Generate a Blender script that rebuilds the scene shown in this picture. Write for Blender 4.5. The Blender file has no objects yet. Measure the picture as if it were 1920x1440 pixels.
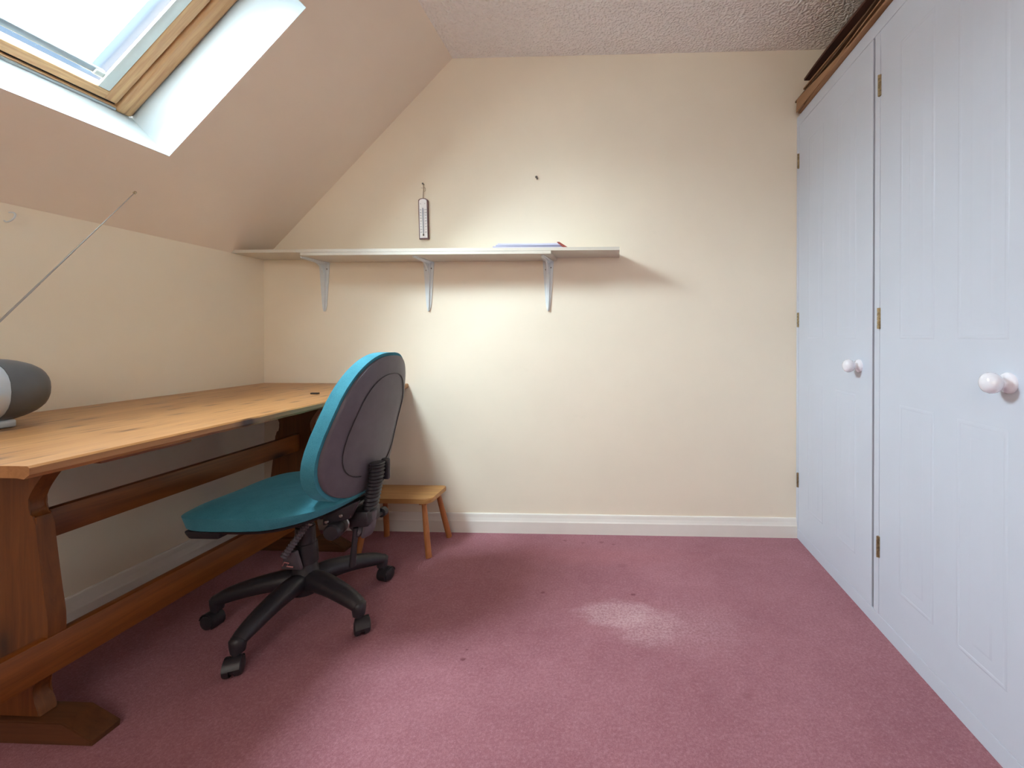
import bpy, bmesh, math, random
from mathutils import Vector, Matrix
random.seed(7)
sc = bpy.context.scene
C = sc.collection
PI = math.pi

# ------------------------------------------------------------------ camera
F_PX, CX, CY = 800.0, 1128.82, 637.55
yaw, pitch, roll = 0.0369, -0.0053, -0.0002
cam_data = bpy.data.cameras.new('camera')
cam = bpy.data.objects.new('camera', cam_data)
C.objects.link(cam)
f0 = Vector((-math.sin(yaw), math.cos(yaw), 0)); rt = Vector((math.cos(yaw), math.sin(yaw), 0)); up = Vector((0, 0, 1))
fw = f0*math.cos(pitch) + up*math.sin(pitch)
up2 = rt.cross(fw)
r3 = rt*math.cos(roll) + up2*math.sin(roll); u3 = -rt*math.sin(roll) + up2*math.cos(roll)
M = Matrix((r3, u3, -fw)).transposed().to_4x4()
M.translation = Vector((0, 0, 1.0))
cam.matrix_world = M
cam_data.sensor_width = 36.0
cam_data.lens = F_PX/1920*36
cam_data.shift_x = (960-CX)/1920
cam_data.shift_y = (CY-720)/1920
cam_data.clip_start = 0.02
sc.camera = cam

# ------------------------------------------------------------------ world, lights, exposure
WORLD_STRENGTH = 0.30
DAYLIGHT_W = 1080.0
ROOM_W = 8.0
sc.view_settings.view_transform = 'Standard'
sc.view_settings.look = 'None'
sc.view_settings.gamma = 1.0
sc.view_settings.use_curve_mapping = False
sc.view_settings.exposure = 1.6
w = bpy.data.worlds.new('sky'); sc.world = w
w.use_nodes = True
bg = w.node_tree.nodes['Background']
bg.inputs[0].default_value = (0.46, 0.68, 0.98, 1)
bg.inputs[1].default_value = WORLD_STRENGTH
try:
    sc.cycles.use_denoising = True
    sc.cycles.max_bounces = 10
    sc.cycles.diffuse_bounces = 6
    sc.cycles.use_adaptive_sampling = True
    sc.cycles.adaptive_threshold = 0.03
    sc.cycles.transparent_max_bounces = 12
    sc.cycles.caustics_reflective = False
    sc.cycles.caustics_refractive = False
except Exception:
    pass

# slope frame: origin at the foot of the skylight opening
EU = Vector((0.69952, 0, 0.71461)); EW = Vector((-0.71461, 0, 0.69952)); H0 = Vector((-1.6165, 0, 1.6545))
def sp(u, y, wv): return H0 + EU*u + EW*wv + Vector((0, y, 0))
HY0, HY1, HU1 = 0.80, 1.484, 0.728

def area(name, loc, aim, sx, sy, power, col):
    d = bpy.data.lights.new(name, 'AREA'); d.shape = 'RECTANGLE'; d.size = sx; d.size_y = sy
    d.energy = power; d.color = col
    o = bpy.data.objects.new(name, d); C.objects.link(o); o.location = loc
    o.rotation_euler = (Vector(aim)-Vector(loc)).to_track_quat('-Z', 'Y').to_euler()
    return o
# area lamp added outside the roof window to stand for its daylight
cl = area('roof_daylight_lamp', sp(0.45, 0.8, 2.1), sp(0.45, 0.8, 0), 3.4, 2.3, DAYLIGHT_W, (0.80, 0.925, 1.0))
cl.matrix_world = Matrix(((0, -1, 0), tuple(EU), tuple(EW))).transposed().to_4x4()
cl.location = sp(0.45, 0.8, 2.1)
# unseen fill lamp added behind the camera to lift the shadows
area('rear_fill_light', (-0.35, -1.32, 1.55), (-0.35, 1.5, 0.9), 1.6, 1.1, ROOM_W, (1.0, 0.95, 0.88))

# ------------------------------------------------------------------ helpers
def put(name, bm, mat, parent=None, smooth=None, kind=None, label=None, cat=None, group=None):
    me = bpy.data.meshes.new(name)
    bmesh.ops.recalc_face_normals(bm, faces=bm.faces)
    if parent is not None:
        p = parent; off = Vector((0, 0, 0))
        while p is not None:
            off += p.location; p = p.parent
        bmesh.ops.translate(bm, verts=bm.verts, vec=-off)
    bm.to_mesh(me); bm.free()
    if smooth is not None:
        for pl in me.polygons: pl.use_smooth = True
        try: me.set_sharp_from_angle(angle=math.radians(smooth))
        except Exception: pass
    for m in (mat if isinstance(mat, (list, tuple)) else [mat]): me.materials.append(m)
    o = bpy.data.objects.new(name, me); C.objects.link(o)
    if parent is not None: o.parent = parent
    if kind: o['kind'] = kind
    if label: o['label'] = label
    if cat: o['category'] = cat
    if group: o['group'] = group
    return o
def thing(name, loc, label, cat, group=None, kind=None):
    o = bpy.data.objects.new(name, None); C.objects.link(o); o.location = loc
    o.empty_display_size = 0.05
    if label: o['label'] = label
    if cat: o['category'] = cat
    if group: o['group'] = group
    if kind: o['kind'] = kind
    return o
def hexa(bm, P8, bev=0, seg=2):
    """P8: 8 corners, order (x0y0z0,x1y0z0,x1y1z0,x0y1z0, same top)"""
    v = [bm.verts.new(p) for p in P8]
    fs = [bm.faces.new([v[i] for i in q]) for q in ((0,3,2,1),(4,5,6,7),(0,1,5,4),(1,2,6,5),(2,3,7,6),(3,0,4,7))]
    if bev > 0:
        es = set(e for f in fs for e in f.edges)
        bmesh.ops.bevel(bm, geom=list(es), offset=bev, segments=seg, affect='EDGES', profile=0.5)
    return v
def box(bm, x0, y0, z0, x1, y1, z1, bev=0, seg=2):
    return hexa(bm, [(x0,y0,z0),(x1,y0,z0),(x1,y1,z0),(x0,y1,z0),(x0,y0,z1),(x1,y0,z1),(x1,y1,z1),(x0,y1,z1)], bev, seg)
def sbox(bm, u0, y0, w0, u1, y1, w1, bev=0, seg=2):
    return hexa(bm, [sp(u0,y0,w0),sp(u1,y0,w0),sp(u1,y1,w0),sp(u0,y1,w0),sp(u0,y0,w1),sp(u1,y0,w1),sp(u1,y1,w1),sp(u0,y1,w1)], bev, seg)
def tube(bm, pts, rad, n=12, cap=True, sx=1.0, sy=1.0, upv=None):
    pts = [Vector(p) for p in pts]
    if not isinstance(rad, (list, tuple)): rad = [rad]*len(pts)
    rings = []; ref = Vector(upv) if upv else None
    for i, p in enumerate(pts):
        t = (pts[min(i+1, len(pts)-1)]-pts[max(i-1, 0)]).normalized()
        if ref is None:
            ref = Vector((0, 0, 1)) if abs(t.z) < .9 else Vector((1, 0, 0))
        a = ref - t*ref.dot(t); a.normalize(); b = t.cross(a)
        if not upv: ref = a
        r = rad[i]
        ra, rb = (r if isinstance(r, (tuple, list)) else (r*sy, r*sx))
        rings.append([bm.verts.new(p + a*ra*math.cos(2*PI*k/n) + b*rb*math.sin(2*PI*k/n)) for k in range(n)])
    for i in range(len(rings)-1):
        for k in range(n):
            bm.faces.new([rings[i][k], rings[i][(k+1) % n], rings[i+1][(k+1) % n], rings[i+1][k]])
    if cap:
        bm.faces.new(rings[0][::-1]); bm.faces.new(rings[-1])
    return rings
def lathe(bm, origin, axis, prof, n=24):
    """prof: list of (dist along axis, radius)"""
    ax = Vector(axis).normalized(); ref = Vector((0,0,1)) if abs(ax.z) < .9 else Vector((1,0,0))
    a = (ref-ax*ref.dot(ax)).normalized(); b = ax.cross(a); o = Vector(origin); rings = []
    for d, r in prof:
        if r < 1e-6: rings.append([bm.verts.new(o+ax*d)])
        else: rings.append([bm.verts.new(o+ax*d+(a*math.cos(2*PI*k/n)+b*math.sin(2*PI*k/n))*r) for k in range(n)])
    for i in range(len(rings)-1):
        A, B = rings[i], rings[i+1]
        for k in range(n):
            k2 = (k+1) % n
            if len(A) == 1 and len(B) == 1: continue
            if len(A) == 1: bm.faces.new([A[0], B[k], B[k2]])
            elif len(B) == 1: bm.faces.new([A[k], A[k2], B[0]])
            else: bm.faces.new([A[k], A[k2], B[k2], B[k]])
    if len(rings[0]) > 1: bm.faces.new(rings[0][::-1])
    if len(rings[-1]) > 1: bm.faces.new(rings[-1])
def prism(bm, poly, y0, y1, plane='xz', bev=0):
    def mk(a, b, c): return (a, c, b) if plane == 'xz' else ((a, b, c) if plane == 'xy' else (c, a, b))
    A = [bm.verts.new(mk(a, b, y0)) for a, b in poly]; B = [bm.verts.new(mk(a, b, y1)) for a, b in poly]
    n = len(poly)
    f1 = bm.faces.new(A); f2 = bm.faces.new(B[::-1])
    for i in range(n): bm.faces.new([A[i], A[(i+1) % n], B[(i+1) % n], B[i]])
    if bev:
        bmesh.ops.bevel(bm, geom=list(set(list(f1.edges)+list(f2.edges))), offset=bev, segments=2, affect='EDGES')
def catmull(P, n=6):
    out = []
    for i in range(len(P)-1):
        p0, p1, p2, p3 = P[max(i-1,0)], P[i], P[i+1], P[min(i+2,len(P)-1)]
        for k in range(n):
            t = k/n
            out.append(tuple(0.5*((2*b)+(-a+c)*t+(2*a-5*b+4*c-d)*t*t+(-a+3*b-3*c+d)*t**3) for a,b,c,d in zip(p0,p1,p2,p3)))
    out.append(tuple(P[-1])); return out
def rot_copy(bm, verts, ang, cen):
    bmesh.ops.rotate(bm, verts=verts, cent=cen, matrix=Matrix.Rotation(ang, 3, 'Z'))

# ------------------------------------------------------------------ materials
def srgb(r, g, b):
    f = lambda c: (c/255/12.92) if c/255 <= .04045 else ((c/255+.055)/1.055)**2.4
    return (f(r), f(g), f(b), 1)
class NT:
    def __init__(s, name):
        s.m = bpy.data.materials.new(name); s.m.use_nodes = True; s.t = s.m.node_tree; s.n = s.t.nodes; s.l = s.t.links
        s.b = s.n['Principled BSDF']; s.tc = s.n.new('ShaderNodeTexCoord')
    def new(s, t, **k):
        x = s.n.new(t)
        for a, v in k.items(): setattr(x, a, v)
        return x
    def link(s, a, b): s.l.new(a, b)
    def mapping(s, scale=(1,1,1), loc=(0,0,0), rot=(0,0,0)):
        m = s.new('ShaderNodeMapping'); m.inputs['Scale'].default_value = scale; m.inputs['Location'].default_value = loc
        m.inputs['Rotation'].default_value = rot
        s.link(s.tc.outputs['Object'], m.inputs[0]); return m.outputs[0]
    def noise(s, vec, scale, detail=4, rough=.55, dist=0):
        x = s.new('ShaderNodeTexNoise'); x.inputs['Scale'].default_value = scale; x.inputs['Detail'].default_value = detail
        x.inputs['Roughness'].default_value = rough; x.inputs['Distortion'].default_value = dist
        s.link(vec, x.inputs['Vector']); return x.outputs['Fac']
    def ramp(s, fac, stops):
        x = s.new('ShaderNodeValToRGB'); e = x.color_ramp.elements
        e[0].position, e[0].color = stops[0]; e[1].position, e[1].color = stops[-1]
        for p, c in stops[1:-1]:
            q = e.new(p); q.color = c
        s.link(fac, x.inputs[0]); return x.outputs[0]
    def mix(s, fac, a, b, bt='MIX'):
        x = s.new('ShaderNodeMix', data_type='RGBA', blend_type=bt)
        for v, i in ((fac, 0), (a, 6), (b, 7)):
            if hasattr(v, 'is_linked') or hasattr(v, 'links'): s.link(v, x.inputs[i])
            else: x.inputs[i].default_value = v
        return x.outputs[2]
    def bump(s, h, strength=.3, dist=.002):
        x = s.new('ShaderNodeBump'); x.inputs['Strength'].default_value = strength; x.inputs['Distance'].default_value = dist
        s.link(h, x.inputs['Height']); s.link(x.outputs[0], s.b.inputs['Normal'])
    def col(s, c): 
        if hasattr(c, 'links'): s.link(c, s.b.inputs['Base Color'])
        else: s.b.inputs['Base Color'].default_value = c
def plain(name, c, rough=.5, metal=0, var=.06, scale=30, bump=0, bscale=200, spec=.5, coat=0):
    t = NT(name); v = t.mapping()
    n = t.noise(v, scale)
    lo = tuple(x*(1-var) for x in c[:3])+(1,); hi = tuple(min(1, x*(1+var)) for x in c[:3])+(1,)
    t.col(t.ramp(n, [(.3, lo), (.7, hi)]))
    t.b.inputs['Roughness'].default_value = rough; t.b.inputs['Metallic'].default_value = metal
    t.b.inputs['Specular IOR Level'].default_value = spec; t.b.inputs['Coat Weight'].default_value = coat
    if bump: t.bump(t.noise(v, bscale, 3), bump, .001)
    return t.m
def wood(name, light, mid, dark, axis='Y', rough=.42, knots=True, gs=1.0, coat=.0, seed=0, flat=None, flecks=0, rot=0):
    t = NT(name)
    if rot:   # turn the grain into the plane of the sloping wall
        pre = t.new('ShaderNodeMapping'); pre.inputs['Rotation'].default_value = (0, rot, 0)
        t.link(t.tc.outputs['Object'], pre.inputs[0]); base_out = pre.outputs[0]
        old = t.mapping
        def mp(scale=(1,1,1), loc=(0,0,0), rot_=(0,0,0)):
            m = t.new('ShaderNodeMapping'); m.inputs['Scale'].default_value = scale; m.inputs['Location'].default_value = loc
            t.link(base_out, m.inputs[0]); return m.outputs[0]
        t.mapping = mp
    st = {'X': (1.2, 22, 22), 'Y': (22, 1.2, 22), 'Z': (22, 22, 1.2)}[axis]
    v = t.mapping(tuple(a*gs for a in st), (seed*3.1, seed*1.7, seed*2.3))
    v2 = t.mapping(tuple(a*.28*gs for a in st), (seed, seed*2, seed))
    n1 = t.noise(v, 3.0, 6, .65, .6)
    n2 = t.noise(v2, 1.6, 3, .5, 1.0)
    c1 = t.ramp(n1, [(.28, mid), (.62, light)])
    c2 = t.mix(t.ramp(n2, [(.42, (0,0,0,1)), (.66, (.55,.55,.55,1))]), c1, mid)
    if knots:
        ks = {'X': (2.2, 7, 7), 'Y': (7, 2.2, 7), 'Z': (7, 7, 2.6)}[axis]
        if flat is not None: ks = tuple(0 if i == flat else a for i, a in enumerate(ks))
        kv = t.mapping(ks, (seed*1.3+.2, seed*.7+.4, seed*.9+.35))
        vo = t.new('ShaderNodeTexVoronoi'); vo.inputs['Scale'].default_value = 1.0; t.link(kv, vo.inputs['Vector'])
        small = flat == 2
        if small: vo.voronoi_dimensions = '2D'; vo.inputs['Scale'].default_value = 1.7
        kr = t.ramp(vo.outputs['Distance'], [(.05, (.9,.9,.9,1)), (.10, (.35,.35,.35,1)), (.17, (0,0,0,1))] if small else [(.05, (1,1,1,1)), (.14, (.35,.35,.35,1)), (.24, (0,0,0,1))])
        # only some cells carry a knot
        sep = t.new('ShaderNodeSeparateColor'); t.link(vo.outputs['Color'], sep.inputs[0])
        sel = t.ramp(sep.outputs[0], [(.38, (0,0,0,1)), (.43, (1,1,1,1))])
        kk = t.mix(1.0, kr, sel, 'MULTIPLY')
        c2 = t.mix(kk, c2, dark)
    if flecks:
        fs = {'X': (6, 60, 60), 'Y': (60, 6, 60), 'Z': (60, 60, 6)}[axis]
        if flat is not None: fs = tuple(0 if i == flat else a for i, a in enumerate(fs))
        fl = t.noise(t.mapping(fs, (seed, 2.2, 1.1)), 1.0, 3, .5)
        c2 = t.mix(t.ramp(fl, [(.62, (0,0,0,1)), (.68, (flecks,)*3+(1,))]), c2, dark)
    t.col(c2); t.b.inputs['Roughness'].default_value = rough
    t.b.inputs['Coat Weight'].default_value = coat; t.b.inputs['Coat Roughness'].default_value = .3
    t.bump(n1, .12, .001)
    return t.m

def wall_mat(name, c, amb=.05):
    t = NT(name); v = t.mapping()
    n = t.noise(v, 1.7, 4, .6)
    lo = tuple(x*(1-amb) for x in c[:3])+(1,)
    col = t.ramp(n, [(.35, lo), (.65, c)])
    sm = t.noise(t.mapping((1,1,1.4), (3,1,2)), 14, 3, .6)
    col = t.mix(t.ramp(sm, [(.68, (0,0,0,1)), (.8, (.10,.10,.10,1))]), col, tuple(x*.75 for x in c[:3])+(1,))
    t.col(col); t.b.inputs['Roughness'].default_value = .72; t.b.inputs['Specular IOR Level'].default_value = .25
    t.bump(t.noise(v, 90, 4, .7), .10, .002)
    return t.m
cream = wall_mat('cream_paint', srgb(240, 229, 209))
cream_slope = wall_mat('slope_paint', srgb(238, 223, 206))
def ceiling_mat():
    t = NT('artex_ceiling'); v = t.mapping()
    vo = t.new('ShaderNodeTexVoronoi', feature='SMOOTH_F1'); vo.inputs['Scale'].default_value = 92
    nv = t.new('ShaderNodeMix', data_type='VECTOR'); nv.inputs[0].default_value = .02
    ns = t.new('ShaderNodeTexNoise'); ns.inputs['Scale'].default_value = 30; t.link(v, ns.inputs['Vector'])
    t.link(v, nv.inputs[4]); t.link(ns.outputs['Color'], nv.inputs[5]); t.link(nv.outputs[1], vo.inputs['Vector'])
    t.col(srgb(240, 235, 232)); t.b.inputs['Roughness'].default_value = .6
    t.bump(vo.outputs['Distance'], .9, .011)
    return t.m
artex = ceiling_mat()
white_gloss = plain('white_gloss_paint', srgb(236, 236, 232), .28, var=.015, scale=8, bump=.05, bscale=60)
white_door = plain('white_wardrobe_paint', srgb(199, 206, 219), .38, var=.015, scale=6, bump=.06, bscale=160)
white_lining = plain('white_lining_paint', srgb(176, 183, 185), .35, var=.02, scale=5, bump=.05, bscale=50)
skirting_white = plain('white_skirting_paint', srgb(232, 228, 220), .3, var=.02, scale=9)
shelf_white = plain('white_melamine', srgb(208, 202, 190), .35, var=.02, scale=9)
ceramic = plain('white_ceramic', srgb(232, 232, 240), .08, var=.01, coat=.6)
brass = plain('aged_brass', srgb(158, 140, 108), .4, metal=.8, var=.45, scale=120)
steel = plain('brushed_steel', srgb(170, 168, 165), .3, metal=.9, var=.1)
gold = plain('antenna_tip_metal', srgb(205, 195, 170), .25, metal=.9)
enamel = plain('white_bracket_enamel', srgb(214, 220, 222), .4, var=.04)
screwm = plain('dark_screw_metal', srgb(95, 90, 85), .4, metal=.6)
black_pl = plain('black_plastic', srgb(42, 40, 46), .42, var=.12, scale=60, bump=.12, bscale=500)
shell_pl = plain('charcoal_plastic_shell', srgb(92, 86, 94), .5, var=.08, scale=25, bump=.15, bscale=600)
grey_pl = plain('dark_grey_plastic', srgb(84, 86, 90), .38, var=.05, scale=25)
silver_pl = plain('silver_plastic', srgb(190, 198, 208), .32, metal=.25, var=.04, scale=20)
alu = plain('pale_grey_rail_metal', srgb(200, 205, 200), .35, metal=.15, var=.03)
alu_dark = plain('grey_bar_metal', srgb(150, 160, 165), .35, metal=.35, var=.05)
rubber = plain('black_seal_rubber', srgb(40, 34, 32), .7)
string_m = plain('brown_string', srgb(150, 125, 95), .9)
mahog = plain('mahogany_backing', srgb(96, 52, 50), .4, var=.2, scale=80)
face_w = plain('white_scale_card', srgb(242, 240, 240), .5, var=.01)
ink = plain('grey_print_ink', srgb(110, 105, 115), .7)
glassy = plain('thermometer_tube_glass', srgb(150, 160, 172), .12)
red_paper = plain('red_paper', srgb(150, 70, 60), .7)
paper_w = plain('white_paper', srgb(208, 207, 222), .7, var=.03)
paper_l = plain('lilac_paper', srgb(176, 175, 198), .7, var=.03)
lining_line = plain('black_clip_plastic', srgb(30, 26, 26), .5)

def fabric():
    t = NT('teal_wool_fabric'); v = t.mapping()
    n = t.noise(v, 18, 4, .6); c = t.ramp(n, [(.3, srgb(48, 116, 132)), (.7, srgb(60, 134, 152))])
    f = t.noise(v, 450, 2, .7); c = t.mix(t.ramp(f, [(.35, (0,0,0,1)), (.7, (.35,.35,.35,1))]), c, srgb(92, 160, 178))
    t.col(c); t.b.inputs['Roughness'].default_value = .85; t.b.inputs['Sheen Weight'].default_value = .35
    t.b.inputs['Sheen Tint'].default_value = srgb(150, 215, 235); t.b.inputs['Sheen Roughness'].default_value = .45
    t.b.inputs['Specular IOR Level'].default_value = .2
    t.bump(t.noise(v, 700, 2), .35, .001); return t.m
teal = fabric()

def carpet():
    t = NT('pink_carpet'); v = t.mapping()
    a = srgb(172, 118, 126); b = srgb(154, 100, 108)
    big = t.noise(v, 3.2, 5, .62); c = t.ramp(big, [(.32, b), (.68, a)])
    mid = t.noise(v, 22, 4, .65); c = t.mix(t.ramp(mid, [(.42, (0,0,0,1)), (.72, (.35,.35,.35,1))]), c, srgb(184, 132, 140))
    pile = t.noise(v, 330, 3, .75)
    pile2 = t.noise(v, 120, 4, .8)
    c = t.mix(t.ramp(pile2, [(.38, (.5,.5,.5,1)), (.52, (0,0,0,1))]), c, srgb(138, 88, 96))
    c = t.mix(t.ramp(pile2, [(.52, (0,0,0,1)), (.68, (.4,.4,.4,1))]), c, srgb(204, 158, 166))
    c = t.mix(t.ramp(pile, [(.35, (.45,.45,.45,1)), (.6, (0,0,0,1))]), c, srgb(124, 76, 84))
    # ragged paler and redder patches mixed into the pile colour
    def blob(x, y, sx, sy, edge, amt, col, c, rag=.5):
        m = t.mapping((1/sx, 1/sy, 1), (-x/sx, -y/sy, 0))
        nn = t.new('ShaderNodeTexNoise'); nn.inputs['Scale'].default_value = 2.2; nn.inputs['Detail'].default_value = 4; t.link(m, nn.inputs['Vector'])
        su = t.new('ShaderNodeVectorMath', operation='SUBTRACT'); su.inputs[1].default_value = (.5, .5, .5); t.link(nn.outputs['Color'], su.inputs[0])
        scv = t.new('ShaderNodeVectorMath', operation='SCALE'); scv.inputs['Scale'].default_value = rag*2; t.link(su.outputs[0], scv.inputs[0])
        ad = t.new('ShaderNodeVectorMath', operation='ADD'); t.link(m, ad.inputs[0]); t.link(scv.outputs[0], ad.inputs[1])
        mul = t.new('ShaderNodeVectorMath', operation='MULTIPLY'); mul.inputs[1].default_value = (1, 1, 0); t.link(ad.outputs[0], mul.inputs[0])
        le = t.new('ShaderNodeVectorMath', operation='LENGTH'); t.link(mul.outputs[0], le.inputs[0])
        f = t.ramp(le.outputs['Value'], [(edge, (amt,)*3+(1,)), (1.0, (0,0,0,1))])
        sp_ = t.ramp(pile2, [(.40, (.25,.25,.25,1)), (.58, (1,1,1,1))])
        f = t.mix(1.0, f, sp_, 'MULTIPLY')
        return t.mix(f, c, col)
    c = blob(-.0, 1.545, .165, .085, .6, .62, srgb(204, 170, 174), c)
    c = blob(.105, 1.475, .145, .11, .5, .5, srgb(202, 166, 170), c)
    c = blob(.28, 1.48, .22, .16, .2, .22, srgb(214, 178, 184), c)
    c = blob(-.05, 1.95, .5, .10, .2, .35, srgb(178, 110, 112), c)
    for x, y, r, q in [(-.294,1.66,.011,.9), (.06,1.659,.013,.9), (-.481,1.305,.012,.9), (-.483,1.346,.007,.7), (-.41,1.27,.006,.5), (-.26,2.09,.012,.7),
                    (-.17,2.07,.014,.5), (-.08,2.08,.016,.6), (-.02,2.06,.012,.6), (.36,1.20,.02,.3), (-.55,1.8,.012,.4), (.02,1.87,.03,.25)]:
        c = blob(x, y, r, r*.7, .4, q, srgb(92, 40, 44), c, .3)
    t.col(c); t.b.inputs['Roughness'].default_value = .95; t.b.inputs['Specular IOR Level'].default_value = .08
    t.b.inputs['Sheen Weight'].default_value = .25; t.b.inputs['Sheen Tint'].default_value = srgb(230, 190, 205)
    t.bump(pile, .6, .004); return t.m
carpet_m = carpet()

P_L, P_M, P_D = srgb(214, 158, 92), srgb(190, 128, 66), srgb(92, 48, 20)
pine_top = wood('pine_desktop', srgb(182, 132, 82), srgb(150, 100, 54), srgb(76, 40, 18), 'Y', .38, gs=.9, coat=.1, flat=2, flecks=.8)
pine_rail = wood('orange_pine_rail', srgb(140, 80, 28), srgb(108, 56, 16), srgb(46, 20, 8), 'Y', .45, seed=2, flat=0)
pine_leg = wood('orange_pine_leg', srgb(124, 72, 28), srgb(96, 50, 16), srgb(34, 15, 6), 'Z', .45, seed=3, flat=1)
pine_foot = wood('brown_pine_foot', srgb(104, 64, 36), srgb(76, 44, 24), srgb(60, 30, 14), 'X', .5, seed=4)
pine_win = wood('varnished_window_pine', srgb(218, 176, 126), srgb(176, 126, 82), srgb(110, 72, 44), 'Z', .4, gs=1.3, seed=5, knots=False, rot=-PI/4, flecks=.35)
pine_winh = wood('varnished_window_rail_pine', srgb(218, 176, 126), srgb(176, 126, 82), srgb(110, 72, 44), 'Y', .4, gs=1.3, seed=8, knots=False)
stool_top_m = wood('stool_seat_wood', srgb(190, 142, 88), srgb(160, 112, 62), srgb(100, 60, 30), 'X', .5, seed=6)
stool_leg_m = wood('stool_leg_wood', srgb(182, 116, 66), srgb(152, 90, 48), srgb(90, 50, 26), 'Z', .5, seed=7, knots=False)

def cardboard(name, c, c2):
    t = NT(name); v = t.mapping((1, .25, 30)); n = t.noise(v, 8, 4, .6)
    t.col(t.ramp(n, [(.3, c2), (.7, c)])); t.b.inputs['Roughness'].default_value = .85
    return t.m
card_a = cardboard('tan_cardboard', srgb(168, 130, 96), srgb(138, 100, 70))
card_b = cardboard('brown_cardboard', srgb(112, 84, 58), srgb(78, 54, 36))
card_c = cardboard('dark_brown_cardboard', srgb(88, 56, 42), srgb(60, 36, 26))

def glass_mat():
    t = NT('window_glass'); n = t.n; n.remove(t.b)
    tr = t.new('ShaderNodeBsdfTransparent'); tr.inputs[0].default_value = (.96, .98, .98, 1)
    gl = t.new('ShaderNodeBsdfGlossy'); gl.inputs['Roughness'].default_value = .02
    mx = t.new('ShaderNodeMixShader'); mx.inputs[0].default_value = .012; t.link(tr.outputs[0], mx.inputs[1]); t.link(gl.outputs[0], mx.inputs[2])
    t.link(mx.outputs[0], n['Material Output'].inputs[0]); return t.m
def sheer_mat():
    t = NT('sheer_blind_fabric'); n = t.n; n.remove(t.b)
    tr = t.new('ShaderNodeBsdfTransparent')
    w_ = t.new('ShaderNodeTexNoise'); w_.inputs['Scale'].default_value = 6; t.link(t.tc.outputs['Object'], w_.inputs['Vector'])
    cr = t.ramp(w_.outputs['Fac'], [(.3, (.93, .95, .95, 1)), (.7, (1, 1, 1, 1))]); t.link(cr, tr.inputs[0])
    tl = t.new('ShaderNodeBsdfTranslucent'); tl.inputs[0].default_value = (.93, .95, .96, 1)
    mx = t.new('ShaderNodeMixShader'); mx.inputs[0].default_value = .3
    t.link(tr.outputs[0], mx.inputs[1]); t.link(tl.outputs[0], mx.inputs[2])
    t.link(mx.outputs[0], n['Material Output'].inputs[0]); return t.m
glass_m = glass_mat(); sheer_m = sheer_mat()

# ------------------------------------------------------------------ room shell
D, XL, XR, ZC, ZS, ZD, ZT, XS = 2.1733, -1.8567, 0.894, 2.4371, 1.4086, 0.7636, 2.0966, -0.8499
XW, YB = 1.55, -1.40
T = .1
bm = bmesh.new(); box(bm, XL-T, YB-T, -T, XW+T, D+T, 0); put('floor', bm, carpet_m, kind='structure')
bm = bmesh.new(); box(bm, XL-T, D, 0, XW+T, D+T, ZC+T); put('wall_back', bm, cream, kind='structure')
bm = bmesh.new(); box(bm, XL-T, YB, 0, XL, D, ZS); put('wall_left', bm, cream, kind='structure')
bm = bmesh.new(); box(bm, XW, YB, 0, XW+T, D, ZC+T); put('wall_right', bm, cream, kind='structure')
bm = bmesh.new(); box(bm, XL-T, YB-T, 0, XW+T, YB, ZC+T); put('wall_front', bm, cream, kind='structure')
bm = bmesh.new(); box(bm, XS-.0, YB, ZC, XW, D, ZC+T); put('ceiling', bm, artex, kind='structure')
# sloping wall with its opening
U0 = (Vector((XL, 0, ZS))-H0).dot(EU); U1 = (Vector((XS, 0, ZC))-H0).dot(EU)
bm = bmesh.new()
for (a, b, c, d) in ((U0-.05, YB, 0.0, D), (HU1, YB, U1+.05, D), (0.0, YB, HU1, HY0), (0.0, HY1, HU1, D)):
    sbox(bm, a, b, 0, c, d, .04)
put('wall_slope', bm, cream_slope, kind='structure')
# the white lining of the opening
bm = bmesh.new(); LW = .21; g = .03
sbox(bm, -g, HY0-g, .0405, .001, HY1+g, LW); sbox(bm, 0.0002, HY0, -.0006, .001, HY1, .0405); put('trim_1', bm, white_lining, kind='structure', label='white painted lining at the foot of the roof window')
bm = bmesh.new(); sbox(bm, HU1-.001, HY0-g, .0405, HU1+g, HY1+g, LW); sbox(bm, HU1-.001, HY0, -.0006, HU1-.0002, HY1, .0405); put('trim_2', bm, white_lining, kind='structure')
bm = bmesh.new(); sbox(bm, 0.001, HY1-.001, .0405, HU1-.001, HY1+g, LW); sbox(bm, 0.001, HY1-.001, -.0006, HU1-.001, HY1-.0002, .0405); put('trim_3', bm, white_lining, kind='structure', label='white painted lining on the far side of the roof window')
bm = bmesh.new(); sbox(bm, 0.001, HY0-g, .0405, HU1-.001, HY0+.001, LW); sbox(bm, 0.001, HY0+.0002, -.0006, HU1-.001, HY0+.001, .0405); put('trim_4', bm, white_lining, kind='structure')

# skirting boards
def skirting(name, a, b, inward, h=.097, t=.016):
    bm = bmesh.new()
    prof = [(0, 0), (t, 0), (t, h*.60), (t*.85, h*.66), (t*.62, h*.80), (t*.45, h*.96), (t*.30, h), (0, h)]
    a = Vector(a); b = Vector(b); n = Vector(inward)
    A = [bm.verts.new(a+n*d+Vector((0,0,z))) for d, z in prof]; B = [bm.verts.new(b+n*d+Vector((0,0,z))) for d, z in prof]
    m = len(prof)
    bm.faces.new(A); bm.faces.new(B[::-1])
    for i in range(m): bm.faces.new([A[i], A[(i+1) % m], B[(i+1) % m], B[i]])
    return put(name, bm, skirting_white, kind='structure')
skirting('baseboard_back', (XL, D, 0), (XR, D, 0), (0, -1, 0))
skirting('baseboard_left', (XL, YB, 0), (XL, D-.017, 0), (1, 0, 0), h=.125)

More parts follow.
